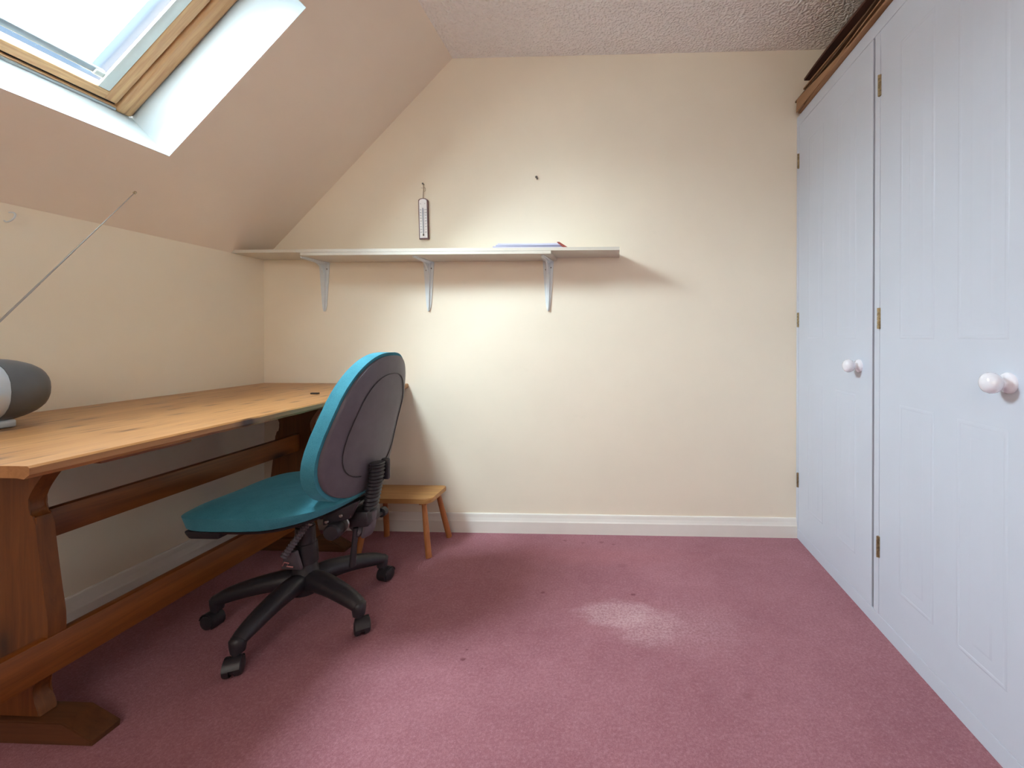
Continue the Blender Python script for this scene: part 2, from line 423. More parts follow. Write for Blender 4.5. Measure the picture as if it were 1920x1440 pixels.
# ------------------------------------------------------------------ roof window
win = thing('window_1', sp(0, HY1, .2), 'pine framed roof window set in the sloping wall', None, kind='structure')
FW0, FW1 = .195, .30
bm = bmesh.new(); sbox(bm, 0, HY1-.052, FW0, HU1, HY1-.001, FW1, .011, 3); put('window_frame', bm, pine_win, win, 40)
bm = bmesh.new(); sbox(bm, 0, HY0+.001, FW0, HU1, HY0+.052, FW1, .011, 3); put('window_frame', bm, pine_win, win, 40)
bm = bmesh.new(); sbox(bm, .001, HY0+.05, FW0+.004, .010, HY1-.05, FW1, .002)
put('window_frame', bm, white_lining, win, 40, label='white painted bottom frame rail')
bm = bmesh.new(); sbox(bm, .0105, HY0+.05, FW0+.007, .0160, HY1-.05, FW1, .002); put('window_frame', bm, pine_winh, win, 40)
bm = bmesh.new(); sbox(bm, HU1-.05, HY0+.05, FW0, HU1-.001, HY1-.05, FW1, .006); put('window_frame', bm, pine_win, win, 40)
bm = bmesh.new()   # dark seal in the gap round the sash
sbox(bm, .016, HY0+.05, .215, .026, HY1-.05, .26); sbox(bm, .02, HY1-.064, .215, HU1-.05, HY1-.050, .26); sbox(bm, .02, HY0+.050, .215, HU1-.05, HY0+.064, .26)
put('weather_seal', bm, rubber, win)
sash = put('window_sash', (lambda b: (sbox(b, .025, HY1-.096, .200, HU1-.052, HY1-.0585, .224, .004), b)[1])(bmesh.new()), pine_win, win, 40)
bm = bmesh.new(); sbox(bm, .025, HY0+.0585, .200, HU1-.052, HY0+.096, .262, .004); put('window_sash', bm, pine_win, win, 40)
bm = bmesh.new(); sbox(bm, .024, HY0+.0585, .201, .056, HY1-.0585, .262, .004); put('window_sash', bm, pine_winh, win, 40)
bm = bmesh.new(); sbox(bm, HU1-.10, HY0+.0585, .200, HU1-.052, HY1-.0585, .262, .004); put('window_sash', bm, pine_win, win, 40)
bm = bmesh.new(); sbox(bm, .04, HY0+.08, .246, HU1-.08, HY1-.08, .250); put('window_glass', bm, glass_m, win)

bl = thing('roller_blind', sp(.09, HY1-.1, .21), 'sheer white roller blind drawn down inside the roof window', 'blind')
BY0, BY1 = HY0+.096, HY1-.096
bm = bmesh.new(); sbox(bm, .056, BY1-.033, .200, HU1-.10, BY1, .211, .003); put('side_rail', bm, alu, bl, 40)
bm = bmesh.new(); sbox(bm, .056, BY0, .200, HU1-.10, BY0+.033, .211, .003); put('side_rail', bm, alu, bl, 40)
bm = bmesh.new(); sbox(bm, .104, BY0+.031, .2200, HU1-.11, BY1-.068, .2206); put('blind_fabric', bm, sheer_m, bl)
bm = bmesh.new(); sbox(bm, .086, BY0+.030, .212, .108, BY1-.032, .226, .004, 3); put('bottom_bar', bm, alu_dark, bl, 40)
bm = bmesh.new(); sbox(bm, .083, BY1-.058, .207, .104, BY1-.031, .222, .004, 3); put('end_cap', bm, alu, bl, 40, label='pale plastic end cap of the blind bar')
bm = bmesh.new(); tube(bm, [sp(HU1-.125, BY0+.03, .215), sp(HU1-.125, BY1-.03, .215)], .017, 16); put('roller', bm, alu, bl, 40)

# ------------------------------------------------------------------ wardrobe
WY0 = 0.22
war = thing('fitted_wardrobe', (XR+.3, 1.2, 0), 'white fitted wardrobe with moulded doors and round knobs along the right wall', 'wardrobe')
d1 = (1.5335, 2.146); d2 = (.905, 1.492); d3 = (.262, .864)
DZ0, DZ1 = .052, 2.045; gp = .0012
bm = bmesh.new()
FT = .020
box(bm, XR, 2.1465+gp, 0, XR+FT, D-.0005, ZT, .0015); 
box(bm, XR, 1.492+gp, DZ0, XR+FT, 1.5335-.011, DZ1, .0015)
box(bm, XR, .864+gp, DZ0, XR+FT, .905-gp, DZ1, .0015)
box(bm, XR, WY0, 0, XR+FT, .262-gp, ZT, .0015)
box(bm, XR, .262-gp-.001, 0, XR+FT, 2.15, DZ0-gp, .0015)
box(bm, XR, .262-gp-.001, DZ1+gp, XR+FT, 2.15, ZT, .0015)
put('face_frame', bm, white_door, war)
bm = bmesh.new()
box(bm, XR+FT, WY0, .0, XW-.002, WY0+.018, ZT-.02); box(bm, XR+FT, D-.02, 0, XW-.002, D-.001, ZT-.02)
box(bm, XR+FT, WY0, ZT-.02, XW-.002, D-.001, ZT); box(bm, XW-.012, WY0+.018, 0, XW-.002, D-.02, ZT-.02)
put('cabinet_carcass', bm, white_door, war)
def ring_prof(bm, y0, y1, z0, z1, x, wd, h):
    """a raised rectangular bead of half-round section lying on the door face at x (towards -x)"""
    secs = [(-wd, 0), (-wd*.6, -h*.8), (0, -h), (wd*.6, -h*.8), (wd, 0)]
    loops = []
    for o, dx in secs:
        loops.append([bm.verts.new((x+dx, yy, zz)) for yy, zz in ((y0-o, z0-o), (y1+o, z0-o), (y1+o, z1+o), (y0-o, z1+o))])
    for i in range(len(loops)-1):
        for k in range(4): bm.faces.new([loops[i][k], loops[i][(k+1)%4], loops[i+1][(k+1)%4], loops[i+1][k]])
def door(y0, y1, knob_y, zt, hz):
    d = put('cabinet_door', (lambda b: (box(b, XR, y0+gp*.5, DZ0, XR+.019, y1-gp*.5, DZ1, .0015), b)[1])(bmesh.new()), white_door, war)
    wd = y1-y0; cols = ((y0+.11, y0+.247), (y1-.247+.0, y1-.11))
    for (a, b) in cols:
        for (z0, z1) in ((.19, .782), (1.002, 1.93)):
            bm = bmesh.new(); ring_prof(bm, a, b, z0, z1, XR+.0002, .006, .0013)
            # raised inner field
            i = .034
            v = []
            for (o, dx) in ((i, 0.0), (i+.007, -.0013), (i+.0075, -.0013)):
                v.append([bm.verts.new((XR+.0002+dx, yy, zz)) for yy, zz in ((a+o, z0+o), (b-o, z0+o), (b-o, z1-o), (a+o, z1-o))])
            for q in range(2):
                for k in range(4): bm.faces.new([v[q][k], v[q][(k+1)%4], v[q+1][(k+1)%4], v[q+1][k]])
            bm.faces.new(v[2])
            put('door_panel', bm, white_door, d, 25)
    bm = bmesh.new()
    lathe(bm, (XR, knob_y, .896), (-1, 0, 0), [(0, .0245), (.004, .0245), (.009, .021), (.013, .0135), (.018, .0120), (.022, .0145), (.027, .0200), (.034, .0238),
                                                (.042, .0245), (.050, .0215), (.055, .0155), (.058, .008), (.059, 0)], 28)
    put('door_knob', bm, ceramic, d, 50)
    for z in hz:
        bm = bmesh.new()
        yy = y1+.0005
        box(bm, XR-.003, yy-.006, z-.036, XR+.004, yy+.006, z+.036, .001)
        for q in range(5): tube(bm, [(XR-.004, yy, z-.036+q*.0144+.0006), (XR-.004, yy, z-.036+(q+1)*.0144-.0006)], .0042, 10)
        put('door_hinge', bm, brass, d, 40)
    return d
door(*d1, 1.615, 2, (1.872, 1.088, .295))
door(*d2, 1.010, 2, (1.859, 1.066, .284))
door(*d3, .37, 2, (1.859, 1.066, .284))

# flattened cardboard boxes on top of the wardrobe
def sheet(y0, y1, x0, x1, z, th, droop, mat, label, skew=0, lift=0.0, fl=0):
    bm = bmesh.new(); n = 14; rows = []
    for i in range(n+1):
        t = i/n; y = y0+(y1-y0)*t
        zz = z + lift*(t**3) + .004*math.sin(5*t+z*90) - droop*max(0, t-.75)**2*16*.5
        xa = x0 + skew*t + .006*math.sin(9*t+z*50)
        rows.append([bm.verts.new(p) for p in ((xa, y, zz), (x1, y, zz), (x1, y, zz+th), (xa, y, zz+th))])
    for i in range(n):
        for k in range(4): bm.faces.new([rows[i][k], rows[i][(k+1)%4], rows[i+1][(k+1)%4], rows[i+1][k]])
    bm.faces.new(rows[0][::-1]); bm.faces.new(rows[-1])
    if fl:   # folded flap leaning out over the front edge
        a = [(x0-.003, y1-.005, z), (x0-.001, y1-.50, z+.001), (x0-.002, y1-.44, z+.012), (x0-.006, y1-.02, z+.056)]
        b = [(p[0]-.004, p[1], p[2]) for p in a]
        A = [bm.verts.new(p) for p in a]; B = [bm.verts.new(p) for p in b]
        bm.faces.new(A); bm.faces.new(B[::-1])
        for k in range(4): bm.faces.new([A[k], A[(k+1)%4], B[(k+1)%4], B[k]])
    return put('flattened_box', bm, mat, label=label, cat='cardboard box', group='flattened cardboard boxes on the wardrobe')
zt = ZT+.006
sheet(.60, 2.135, XR-.014, 1.45, zt, .008, 0, card_a, 'tan flattened cardboard box lying lowest on the wardrobe top, flap turned up', fl=1)
sheet(.55, 2.12, XR+.020, 1.42, zt+.020, .007, 0, card_b, 'brown flattened cardboard box, second from the wardrobe top in the stack', -.016)
sheet(.62, 2.13, XR+.010, 1.44, zt+.038, .007, 0, card_a, 'light brown flattened cardboard box in the middle of the stack on the wardrobe', -.012)
sheet(.50, 2.15, XR+.004, 1.43, zt+.056, .007, 0, card_b, 'flattened cardboard box whose curled end reaches nearest the back wall', -.018, .006)
sheet(.58, 2.08, XR+.012, 1.40, zt+.078, .006, .0, card_a, 'thin pale-edged flattened cardboard box second from the top of the stack', -.014, .004)
sheet(.48, 2.05, XR-.004, 1.40, zt+.094, .010, .0, card_c, 'dark brown flattened cardboard box topmost on the wardrobe stack', -.010, .010)

# ------------------------------------------------------------------ shelf on the back wall
def plank(bm, x0, y0, z0, x1, y1, z1, bev=.0015): box(bm, x0, y0, z0, x1, y1, z1, bev)
SZ = 1.393
bm = bmesh.new(); plank(bm, -1.517, 1.985, SZ, -.312, D-.001, SZ+.0145)
lower = put('shelf_board', bm, shelf_white, label='shorter white shelf board, underneath, resting on the three brackets', cat='shelf')
bm = bmesh.new(); prism(bm, [(XL+.0003, SZ+.015), (.008, SZ+.015), (.008, SZ+.030), (-1.8422, SZ+.030), (XL+.0003, SZ+.0152)], 1.985, D-.001, 'xz')
upper = put('shelf_board', bm, shelf_white, label='long white shelf board, on top, running to the left corner', cat='shelf')
def bracket(x, drop, label, first=None):
    t = thing('shelf_bracket', (x, D-.002, SZ-drop), label, 'bracket', 'pressed steel shelf brackets')
    if first:
        for ch in first.children:
            c = ch.copy(); C.objects.link(c); c.parent = t
            for gch in ch.children:
                gg = gch.copy(); C.objects.link(gg); gg.parent = c
        return t
    bm = bmesh.new()
    # vertical arm: a tapering channel
    y = D-.0015
    def ch(pts, wd):   # strip along pts with widths, flat + central rib
        for i in range(len(pts)-1): pass
    zt_, zb = SZ-.0015, SZ-drop
    N = 10; prev = None
    for i in range(N+1):
        t_ = i/N; z = zt_+(zb-zt_)*t_; hw_ = .0195*(1-t_)**.8+.0085
        if i == N: hw_ = .005
        h = .010*(1-t_*.3)
        sec = [(-hw_, 0), (-hw_, -.003), (-hw_*.5, -.0035), (-hw_*.32, -.003-h), (hw_*.32, -.003-h), (hw_*.5, -.0035), (hw_, -.003), (hw_, 0)]
        r = [bm.verts.new((x+a, y+b, z)) for a, b in sec]
        if prev:
            for k in range(8): bm.faces.new([prev[k], prev[(k+1)%8], r[(k+1)%8], r[k]])
        else: bm.faces.new(r)
        prev = r
    bm.faces.new(prev[::-1])
    put('wall_arm', bm, enamel, t, 35)
    bm = bmesh.new(); prev = None; L = .165
    for i in range(N+1):
        t_ = i/N; yy = y-.001-L*t_; hw_ = .016*(1-t_)**.8+.0085
        if i == N: hw_ = .005
        h = .010*(1-t_*.5)
        sec = [(-hw_, 0), (-hw_, -.003), (-hw_*.5, -.0035), (-hw_*.32, -.003-h), (hw_*.32, -.003-h), (hw_*.5, -.0035), (hw_, -.003), (hw_, 0)]
        r = [bm.verts.new((x+a, yy, SZ-.0008+b)) for a, b in sec]
        if prev:
            for k in range(8): bm.faces.new([prev[k], prev[(k+1)%8], r[(k+1)%8], r[k]])
        else: bm.faces.new(r)
        prev = r
    bm.faces.new(prev[::-1])
    # curved gusset web between the arms
    poly = [(D-.012, SZ-.010)] + [(D-.012-.075*(1-math.sin(a)), SZ-.010-.075*(1-math.cos(a))) for a in [k*PI/2/8 for k in range(9)]]
    prism(bm, [(a, b) for a, b in poly], x-.004, x+.004, 'yz')
    put('shelf_arm', bm, enamel, t, 35)
    for dx, z in ((-.012, SZ-.045), (.013, SZ-.035), (0, SZ-drop+.014)):
        bm = bmesh.new(); yy = D-.0045 if dx else D-.012
        lathe(bm, (x+dx, yy, z), (0, -1, 0), [(0, .004), (.0012, .0038), (.002, .002), (.002, 0)], 10); put('screw', bm, screwm if dx else enamel, t, 40)
    return t
b1 = bracket(-1.527, .255, 'white steel shelf bracket nearest the left corner')
b2 = bracket(-.975, .255-.026, 'white steel shelf bracket in the middle, below the thermometer', b1)
b2.location = (-.975, D-.002, SZ-.255)
b3 = bracket(-.355, .262, 'white steel shelf bracket at the right end of the lower board', b1)
b3.location = (-.355, D-.002, SZ-.255)

# envelopes on the shelf
PZ = SZ+.0305
env = [(-.590, -.255, 2.025, 2.15, 0, .0085, paper_w, 'white envelope at the bottom of the pile on the shelf', -.02),
       (-.600, -.262, 2.030, 2.14, .0088, .0075, paper_l, 'lilac-tinted envelope second from the bottom of the shelf pile', .012),
       (-.585, -.272, 2.028, 2.13, .0166, .0070, paper_l, 'pale lilac envelope second from the top of the shelf pile', -.01),
       (-.578, -.285, 2.034, 2.14, .0239, .0070, paper_w, 'white envelope lying on top of the shelf pile', .015)]
for x0, x1, y0, y1, dz, th, m, lab, r in env:
    bm = bmesh.new(); n = 8; rows = []
    for i in range(n+1):
        t = i/n; x = x0+(x1-x0)*t; b = .0012*math.sin(PI*t)
        rows.append([bm.verts.new(p) for p in ((x, y0, PZ+dz), (x, y1, PZ+dz), (x, y1, PZ+dz+th-.0006), (x, y0, PZ+dz+th-.0006-b))])
    for i in range(n):
        for k in range(4): bm.faces.new([rows[i][k], rows[i][(k+1)%4], rows[i+1][(k+1)%4], rows[i+1][k]])
    bm.faces.new(rows[0][::-1]); bm.faces.new(rows[-1])
    rot_copy(bm, bm.verts, r, ((x0+x1)/2, (y0+y1)/2, 0))
    put('envelope', bm, m, label=lab, cat='envelope', group='envelopes piled on the shelf')
bm = bmesh.new()
hexa(bm, [(-.288, 2.022, PZ+.0004), (-.236, 2.040, PZ+.0004), (-.222, 2.12, PZ+.0004), (-.275, 2.13, PZ+.0004), (-.292, 2.024, PZ+.020), (-.276, 2.034, PZ+.022), (-.262, 2.12, PZ+.021), (-.282, 2.13, PZ+.020)])
bm.free()
bm = bmesh.new(); hexa(bm, [(-.252, 2.016, PZ+.0002), (-.228, 2.018, PZ+.0002), (-.236, 2.11, PZ+.0002), (-.252, 2.11, PZ+.0002), (-.290, 2.018, PZ+.0315), (-.278, 2.020, PZ+.0325), (-.272, 2.11, PZ+.0315), (-.279, 2.11, PZ+.0305)])
put('folded_leaflet', bm, red_paper, label='dark red folded leaflet tucked at the right end of the envelopes', cat='leaflet')

# thermometer and its nail
th = thing('wall_thermometer', (-1.003, D, 1.505), 'small wall thermometer, white scale on a dark wooden back, hung by string', 'thermometer')
def tilt(o_bm): bmesh.ops.rotate(o_bm, verts=o_bm.verts, cent=(-1.003, D, 1.79), matrix=Matrix.Rotation(math.radians(-1.4), 3, 'Y'))
tx, tz0, tz1 = -1.003, 1.507, 1.718
def plaq(bm, hw, z0, z1, y0, y1):
    poly = [(tx-hw, z0), (tx+hw, z0), (tx+hw, z1-.012)] + [(tx+hw*math.cos(a), z1-.012+.012*math.sin(a)) for a in (.5, 1.0, PI/2, PI-1.0, PI-.5)] + [(tx-hw, z1-.012)]
    prism(bm, poly, y0, y1, 'xz', .0008)
bm = bmesh.new(); plaq(bm, .0245, tz0, tz1, D-.013, D-.001); tilt(bm); bk = put('backing', bm, mahog, th)
bm = bmesh.new(); plaq(bm, .0195, tz0+.006, tz1-.004, D-.0145, D-.0131); tilt(bm); put('scale_plate', bm, face_w, th)
bm = bmesh.new(); tube(bm, [(tx, D-.0165, tz0+.022), (tx, D-.0165, tz1-.052)], .0021, 10); tilt(bm); put('glass_tube', bm, glassy, th, 40)
bm = bmesh.new(); lathe(bm, (tx, D-.0165, tz0+.015), (0,0,1), [(0,0),(.002,.003),(.006,.0042),(.010,.003),(.012,.0021)], 12); tilt(bm); put('bulb', bm, screwm, th, 40)
bm = bmesh.new()
for k in range(33):
    z = tz0+.034+k*.0036; l = .004 if k % 4 == 0 else .0022
    for s in (-1, 1): box(bm, tx+s*.0055-l/2, D-.0149, z, tx+s*.0055+l/2, D-.0146, z+.0006)
tilt(bm); put('scale_marks', bm, ink, th, kind='stuff')
def text_bm(s, size):
    cu = bpy.data.curves.new('t', 'FONT'); cu.body = s; cu.size = size; cu.align_x = 'CENTER'; cu.align_y = 'CENTER'; cu.resolution_u = 2; cu.extrude = .0001
    o = bpy.data.objects.new('t', cu); C.objects.link(o)
    dg = bpy.context.evaluated_depsgraph_get(); me = bpy.data.meshes.new_from_object(o.evaluated_get(dg))
    bpy.data.objects.remove(o); bpy.data.curves.remove(cu)
    return me
bm = bmesh.new()
items = [('C', -.011, tz1-.030), ('F', .011, tz1-.030)]
items += [(s, -.0125, tz0+.035+k*.0144) for k, s in enumerate(['30','20','10','0','10','20','30','40','50'])]
items += [(s, .0130, tz0+.035+k*.0144) for k, s in enumerate(['20','0','20','32','50','70','90','100','120'])]
for s, dx, z in items:
    me = text_bm(s, .0085)
    me.transform(Matrix.Translation((tx+dx, D-.0148, z)) @ Matrix.Rotation(PI/2, 4, 'X')); bm.from_mesh(me); bpy.data.meshes.remove(me)
tilt(bm); put('scale_numbers', bm, ink, th, kind='stuff')
bm = bmesh.new()
tube(bm, [(-1.0040, D-.006, 1.716), (-1.0035, D-.006, 1.74), (-1.001, D-.007, 1.768), (-1.001, D-.008, 1.788), (-.999, D-.009, 1.790), (-.998, D-.007, 1.77), (-1.0005, D-.006, 1.74), (-1.0020, D-.006, 1.716)], .0009, 6)
tube(bm, [(-1.001, D-.008, 1.775), (-.990, D-.008, 1.772), (-.988, D-.008, 1.760), (-.995, D-.008, 1.752)], .0008, 6)
tube(bm, [(-1.012, D-.007, 1.772), (-1.001, D-.008, 1.770)], .0008, 6)
put('string', bm, string_m, th, 50)
def nail(x, z, label):
    bm = bmesh.new(); lathe(bm, (x, D+.002, z), (0, -1, 0), [(0, .0022), (.015, .002), (.0152, .0048), (.018, .004), (.019, 0)], 12)
    return put('nail', bm, screwm, None, 40, label=label, cat='nail')
nail(-1.001, 1.792, 'small nail in the wall holding up the thermometer string')
bm = bmesh.new(); lathe(bm, (-.415, D+.002, 1.820), (0, -1, 0), [(0, .0042), (.008, .004), (.0095, .0062), (.011, .005), (.012, 0)], 12)
lathe(bm, (-.412, D+.002, 1.813), (.2, -1, 0), [(0, .0042), (.008, .0042), (.010, .004), (.010, 0)], 12)
put('wall_plug', bm, screwm, None, 40, label='dark screw plug left in the back wall above the envelopes', cat='screw')
# cup hook on the left wall
bm = bmesh.new()
pts = [(XL-.002, 1.237, 1.383), (XL+.010, 1.237, 1.383)] + [(XL+.010+.016*math.sin(a), 1.237-.010*(1-math.cos(a))*.6, 1.367+.016*math.cos(a)) for a in [k*PI*1.35/10 for k in range(11)]]
tube(bm, pts, .0022, 8); put('cup_hook', bm, enamel, None, 50, label='small white cup hook high on the left wall below the slope', cat='hook')

# ------------------------------------------------------------------ desk
desk = thing('trestle_desk', (-1.47, 1.46, 0), 'long pine trestle desk with shaped board legs and two stretchers', 'desk')
DX0, DX1, DY0, DY1, DT = XL+.004, -1.084, .745, D-.004, .0225
bm = bmesh.new(); n = 90; rows = []
import mathutils
for i in range(n+1):
    y = DY0+(DY1-DY0)*i/n
    j = mathutils.noise.noise(Vector((y*6, 3.3, 1)))*.004 + mathutils.noise.noise(Vector((y*21, 7, 2)))*.0022
    jb = max(0, mathutils.noise.noise(Vector((y*5.0, 1.2, 9))))*.014
    xt = DX1 + mathutils.noise.noise(Vector((y*9, .5, 0)))*.0022
    prof = [(DX0, ZD-DT), (DX0, ZD), (xt-.004, ZD), (xt, ZD-.004), (xt+j*.5, ZD-DT+.006), (xt-.005-jb, ZD-DT-.002+j*.3), (xt-.02-jb, ZD-DT)]
    rows.append([bm.verts.new((a, y, b)) for a, b in prof])
for i in range(n):
    for k in range(7): bm.faces.new([rows[i][k], rows[i][(k+1)%7], rows[i+1][(k+1)%7], rows[i+1][k]])
bm.faces.new(rows[0][::-1]); bm.faces.new(rows[-1])
put('tabletop', bm, pine_top, desk, 35)
LC = -1.535   # centre line of the trestles
front = [(.741,-1.355), (.72,-1.372), (.69,-1.395), (.65,-1.430), (.61,-1.456), (.578,-1.463), (.555,-1.452), (.548,-1.443), (.49,-1.437), (.37,-1.422), (.30,-1.412), (.24,-1.414), (.185,-1.430), (.12,-1.456), (.08,-1.443), (.057,-1.437)]
front = catmull([(x, z) for z, x in front], 3)
def trestle(y0, y1, fy0, fy1, dx):
    poly = [(x+dx, z) for x, z in front]; back = [(2*LC-(x)+dx, z) for x, z in front][::-1]
    bm = bmesh.new(); prism(bm, poly+back, y0, y1, 'xz', .003)
    put('leg', bm, pine_leg, desk, 35)
    a = -1.287+dx; b = 2*LC+1.287+dx
    bm = bmesh.new()
    prism(bm, [(b, 0), (a, 0), (a+.002, .014), (a-.075, .056), (b+.075, .056), (b-.002, .014)], fy0, fy1, 'xz', .003)
    put('foot', bm, pine_foot, desk, 35)
    bm = bmesh.new(); box(bm, LC-.20+dx, y0-.006, .7195, -1.30+dx, y1+.012, .7412, .003)
    put('cleat', bm, pine_leg, desk, 35)
trestle(1.002, 1.038, .990, 1.054, 0)
trestle(1.955, 1.991, 1.938, 2.003, .012)
bm = bmesh.new(); box(bm, -1.522, 1.0381, .470, -1.497, 1.9549, .548, .004); put('stretcher', bm, pine_rail, desk, 35)
bm = bmesh.new(); box(bm, -1.436, .84, .160, -1.409, 1.992, .256, .004); put('stretcher', bm, pine_rail, desk, 35)
bm = bmesh.new(); box(bm, -1.120, .865, ZD-DT-.009, -1.098, 1.06, ZD-DT-.0005, .003); put('edge_strip', bm, pine_rail, desk, 35)  # short brown strip under the front edge of the tabletop

bm = bmesh.new(); box(bm, -1.285, 1.735, ZD+.0002, -1.252, 1.748, ZD+.007, .002)
put('clip', bm, lining_line, label='small black clip lying on the far end of the desk', cat='clip')

# ------------------------------------------------------------------ radio on the desk
rc = Vector((-1.66, .93, ZD))
rad = thing('portable_radio', rc, 'silver and dark grey portable stereo with rounded ends at the near end of the desk', 'radio')
RY1, RY0 = 1.150, .80; cxr, czr = -1.655, ZD+.098
def sec(y, ax, az, n=28, e=2.4, t0=0, t1=2*PI, tip=0):
    out = []
    for k in range(n):
        a = t0+(t1-t0)*k/n; c, s = math.cos(a), math.sin(a)
        out.append((cxr+ax*math.copysign(abs(c)**(2/e), c)*(1 if c > 0 else .9), y, czr+tip+az*math.copysign(abs(s)**(2/e), s)))
    return out
def loftsec(bm, secs, capa=True, capb=True):
    R = [[bm.verts.new(p) for p in s] for s in secs]; n = len(R[0])
    for i in range(len(R)-1):
        for k in range(n): bm.faces.new([R[i][k], R[i][(k+1)%n], R[i+1][(k+1)%n], R[i+1][k]])
    if capa: bm.faces.new(R[0][::-1])
    if capb: bm.faces.new(R[-1])
bm = bmesh.new(); loftsec(bm, [sec(RY0+.12, .100, .082), sec(RY0+.2, .104, .084), sec(1.035, .104, .084)]); put('front_housing', bm, silver_pl, rad, 45)
def endcap(y_in, y_out):
    bm = bmesh.new(); S = []
    for k in range(9):
        a = k/8*PI/2*.97; y = y_in+(y_out-y_in)*math.sin(a); f = math.cos(a)**.55
        S.append(sec(y, .1045*f+.001, .085*f+.001, tip=.0))
    loftsec(bm, S); return bm
put('end_cap', endcap(1.035, RY1), grey_pl, rad, 45, label='dark grey rounded end of the radio')
put('end_cap', endcap(RY0+.12, RY0-.03), grey_pl, rad, 45, label='dark grey rounded end of the radio')
bm = bmesh.new(); tube(bm, [(cxr-.01, RY0+.05, czr+.070), (cxr-.01, RY0+.1, czr+.083), (cxr-.01, .99, czr+.0845), (cxr-.01, 1.06, czr+.070)], [(.005,.03)]*4, 12, upv=(0,0,1)); put('handle', bm, grey_pl, rad, 45)
bm = bmesh.new(); box(bm, cxr-.07, RY0+.06, ZD+.0005, cxr+.06, 1.075, ZD+.022, .005); put('foot', bm, silver_pl, rad, 45)
bm = bmesh.new()
for y in (.955,): tube(bm, [sec(y, .105, .085)[k] for k in range(-7, 8)], .0012, 6)
put('panel_seam', bm, rubber, rad)
bm = bmesh.new()
r0 = Vector((-1.705, 1.030, .925)); r1 = Vector((-1.705, 1.447, 1.511))
for k in range(5):
    a, b = r0.lerp(r1, k/5), r0.lerp(r1, (k+1)/5)
    tube(bm, [a, b], .0030-.0004*k, 10)
an = put('antenna', bm, steel, rad, 50)
bm = bmesh.new(); d_ = (r1-r0).normalized(); lathe(bm, r1, d_, [(-.003, .0018), (-.002, .0042), (.006, .0042), (.0075, .003), (.0078, 0)], 12); put('tip', bm, gold, an, 40, label='pale metal tip of the aerial')
bm = bmesh.new(); tube(bm, [r0+Vector((0, -.01, -.012)), r0+Vector((0, .004, .006))], .007, 12); put('antenna_base', bm, grey_pl, rad, 40)

# ------------------------------------------------------------------ stool
st = thing('wooden_stool', (-1.02, 1.99, 0), 'low wooden stool with four splayed round legs against the back wall', 'stool')
sz = .265
bm = bmesh.new(); y0, y1, x0, x1, r = 1.905, 2.090, -1.190, -.850, .028
poly = []
for cx_, cy_, a0 in ((x1-r, y0+r, -PI/2), (x1-.012, y1-.012, 0), (x0+.012, y1-.012, PI/2), (x0+r, y0+r, PI)):
    rr = r if cy_ < 2 else .012
    poly += [(cx_+rr*math.cos(a0+k*PI/2/5), cy_+rr*math.sin(a0+k*PI/2/5)) for k in range(6)]
prism(bm, poly, sz-.021, sz, 'xy', .003); put('seat', bm, stool_top_m, st, 35)
for (tx_, ty_, fx_, fy_) in ((-.895, 1.935, -.858, 1.903), (-.885, 2.062, -.846, 2.108), (-1.145, 2.055, -1.165, 2.108), (-1.15, 1.935, -1.19, 1.905)):
    bm = bmesh.new(); tube(bm, [(tx_, ty_, sz-.0212), ((tx_+fx_)/2, (ty_+fy_)/2, (sz-.02)/2), (fx_, fy_, .001)], [.0105, .0130, .0135], 14); put('leg', bm, stool_leg_m, st, 50)
for x in (-.893, -1.147):
    bm = bmesh.new(); box(bm, x-.02, 1.922, sz-.033, x+.016, 2.075, sz-.0212, .002); put('cleat', bm, stool_leg_m, st, 35)

# ------------------------------------------------------------------ office chair
CXc, CYc = -1.13, 1.50
ch = thing('office_chair', (CXc, CYc, 0), 'teal upholstered office swivel chair with black plastic back and castors', 'chair')
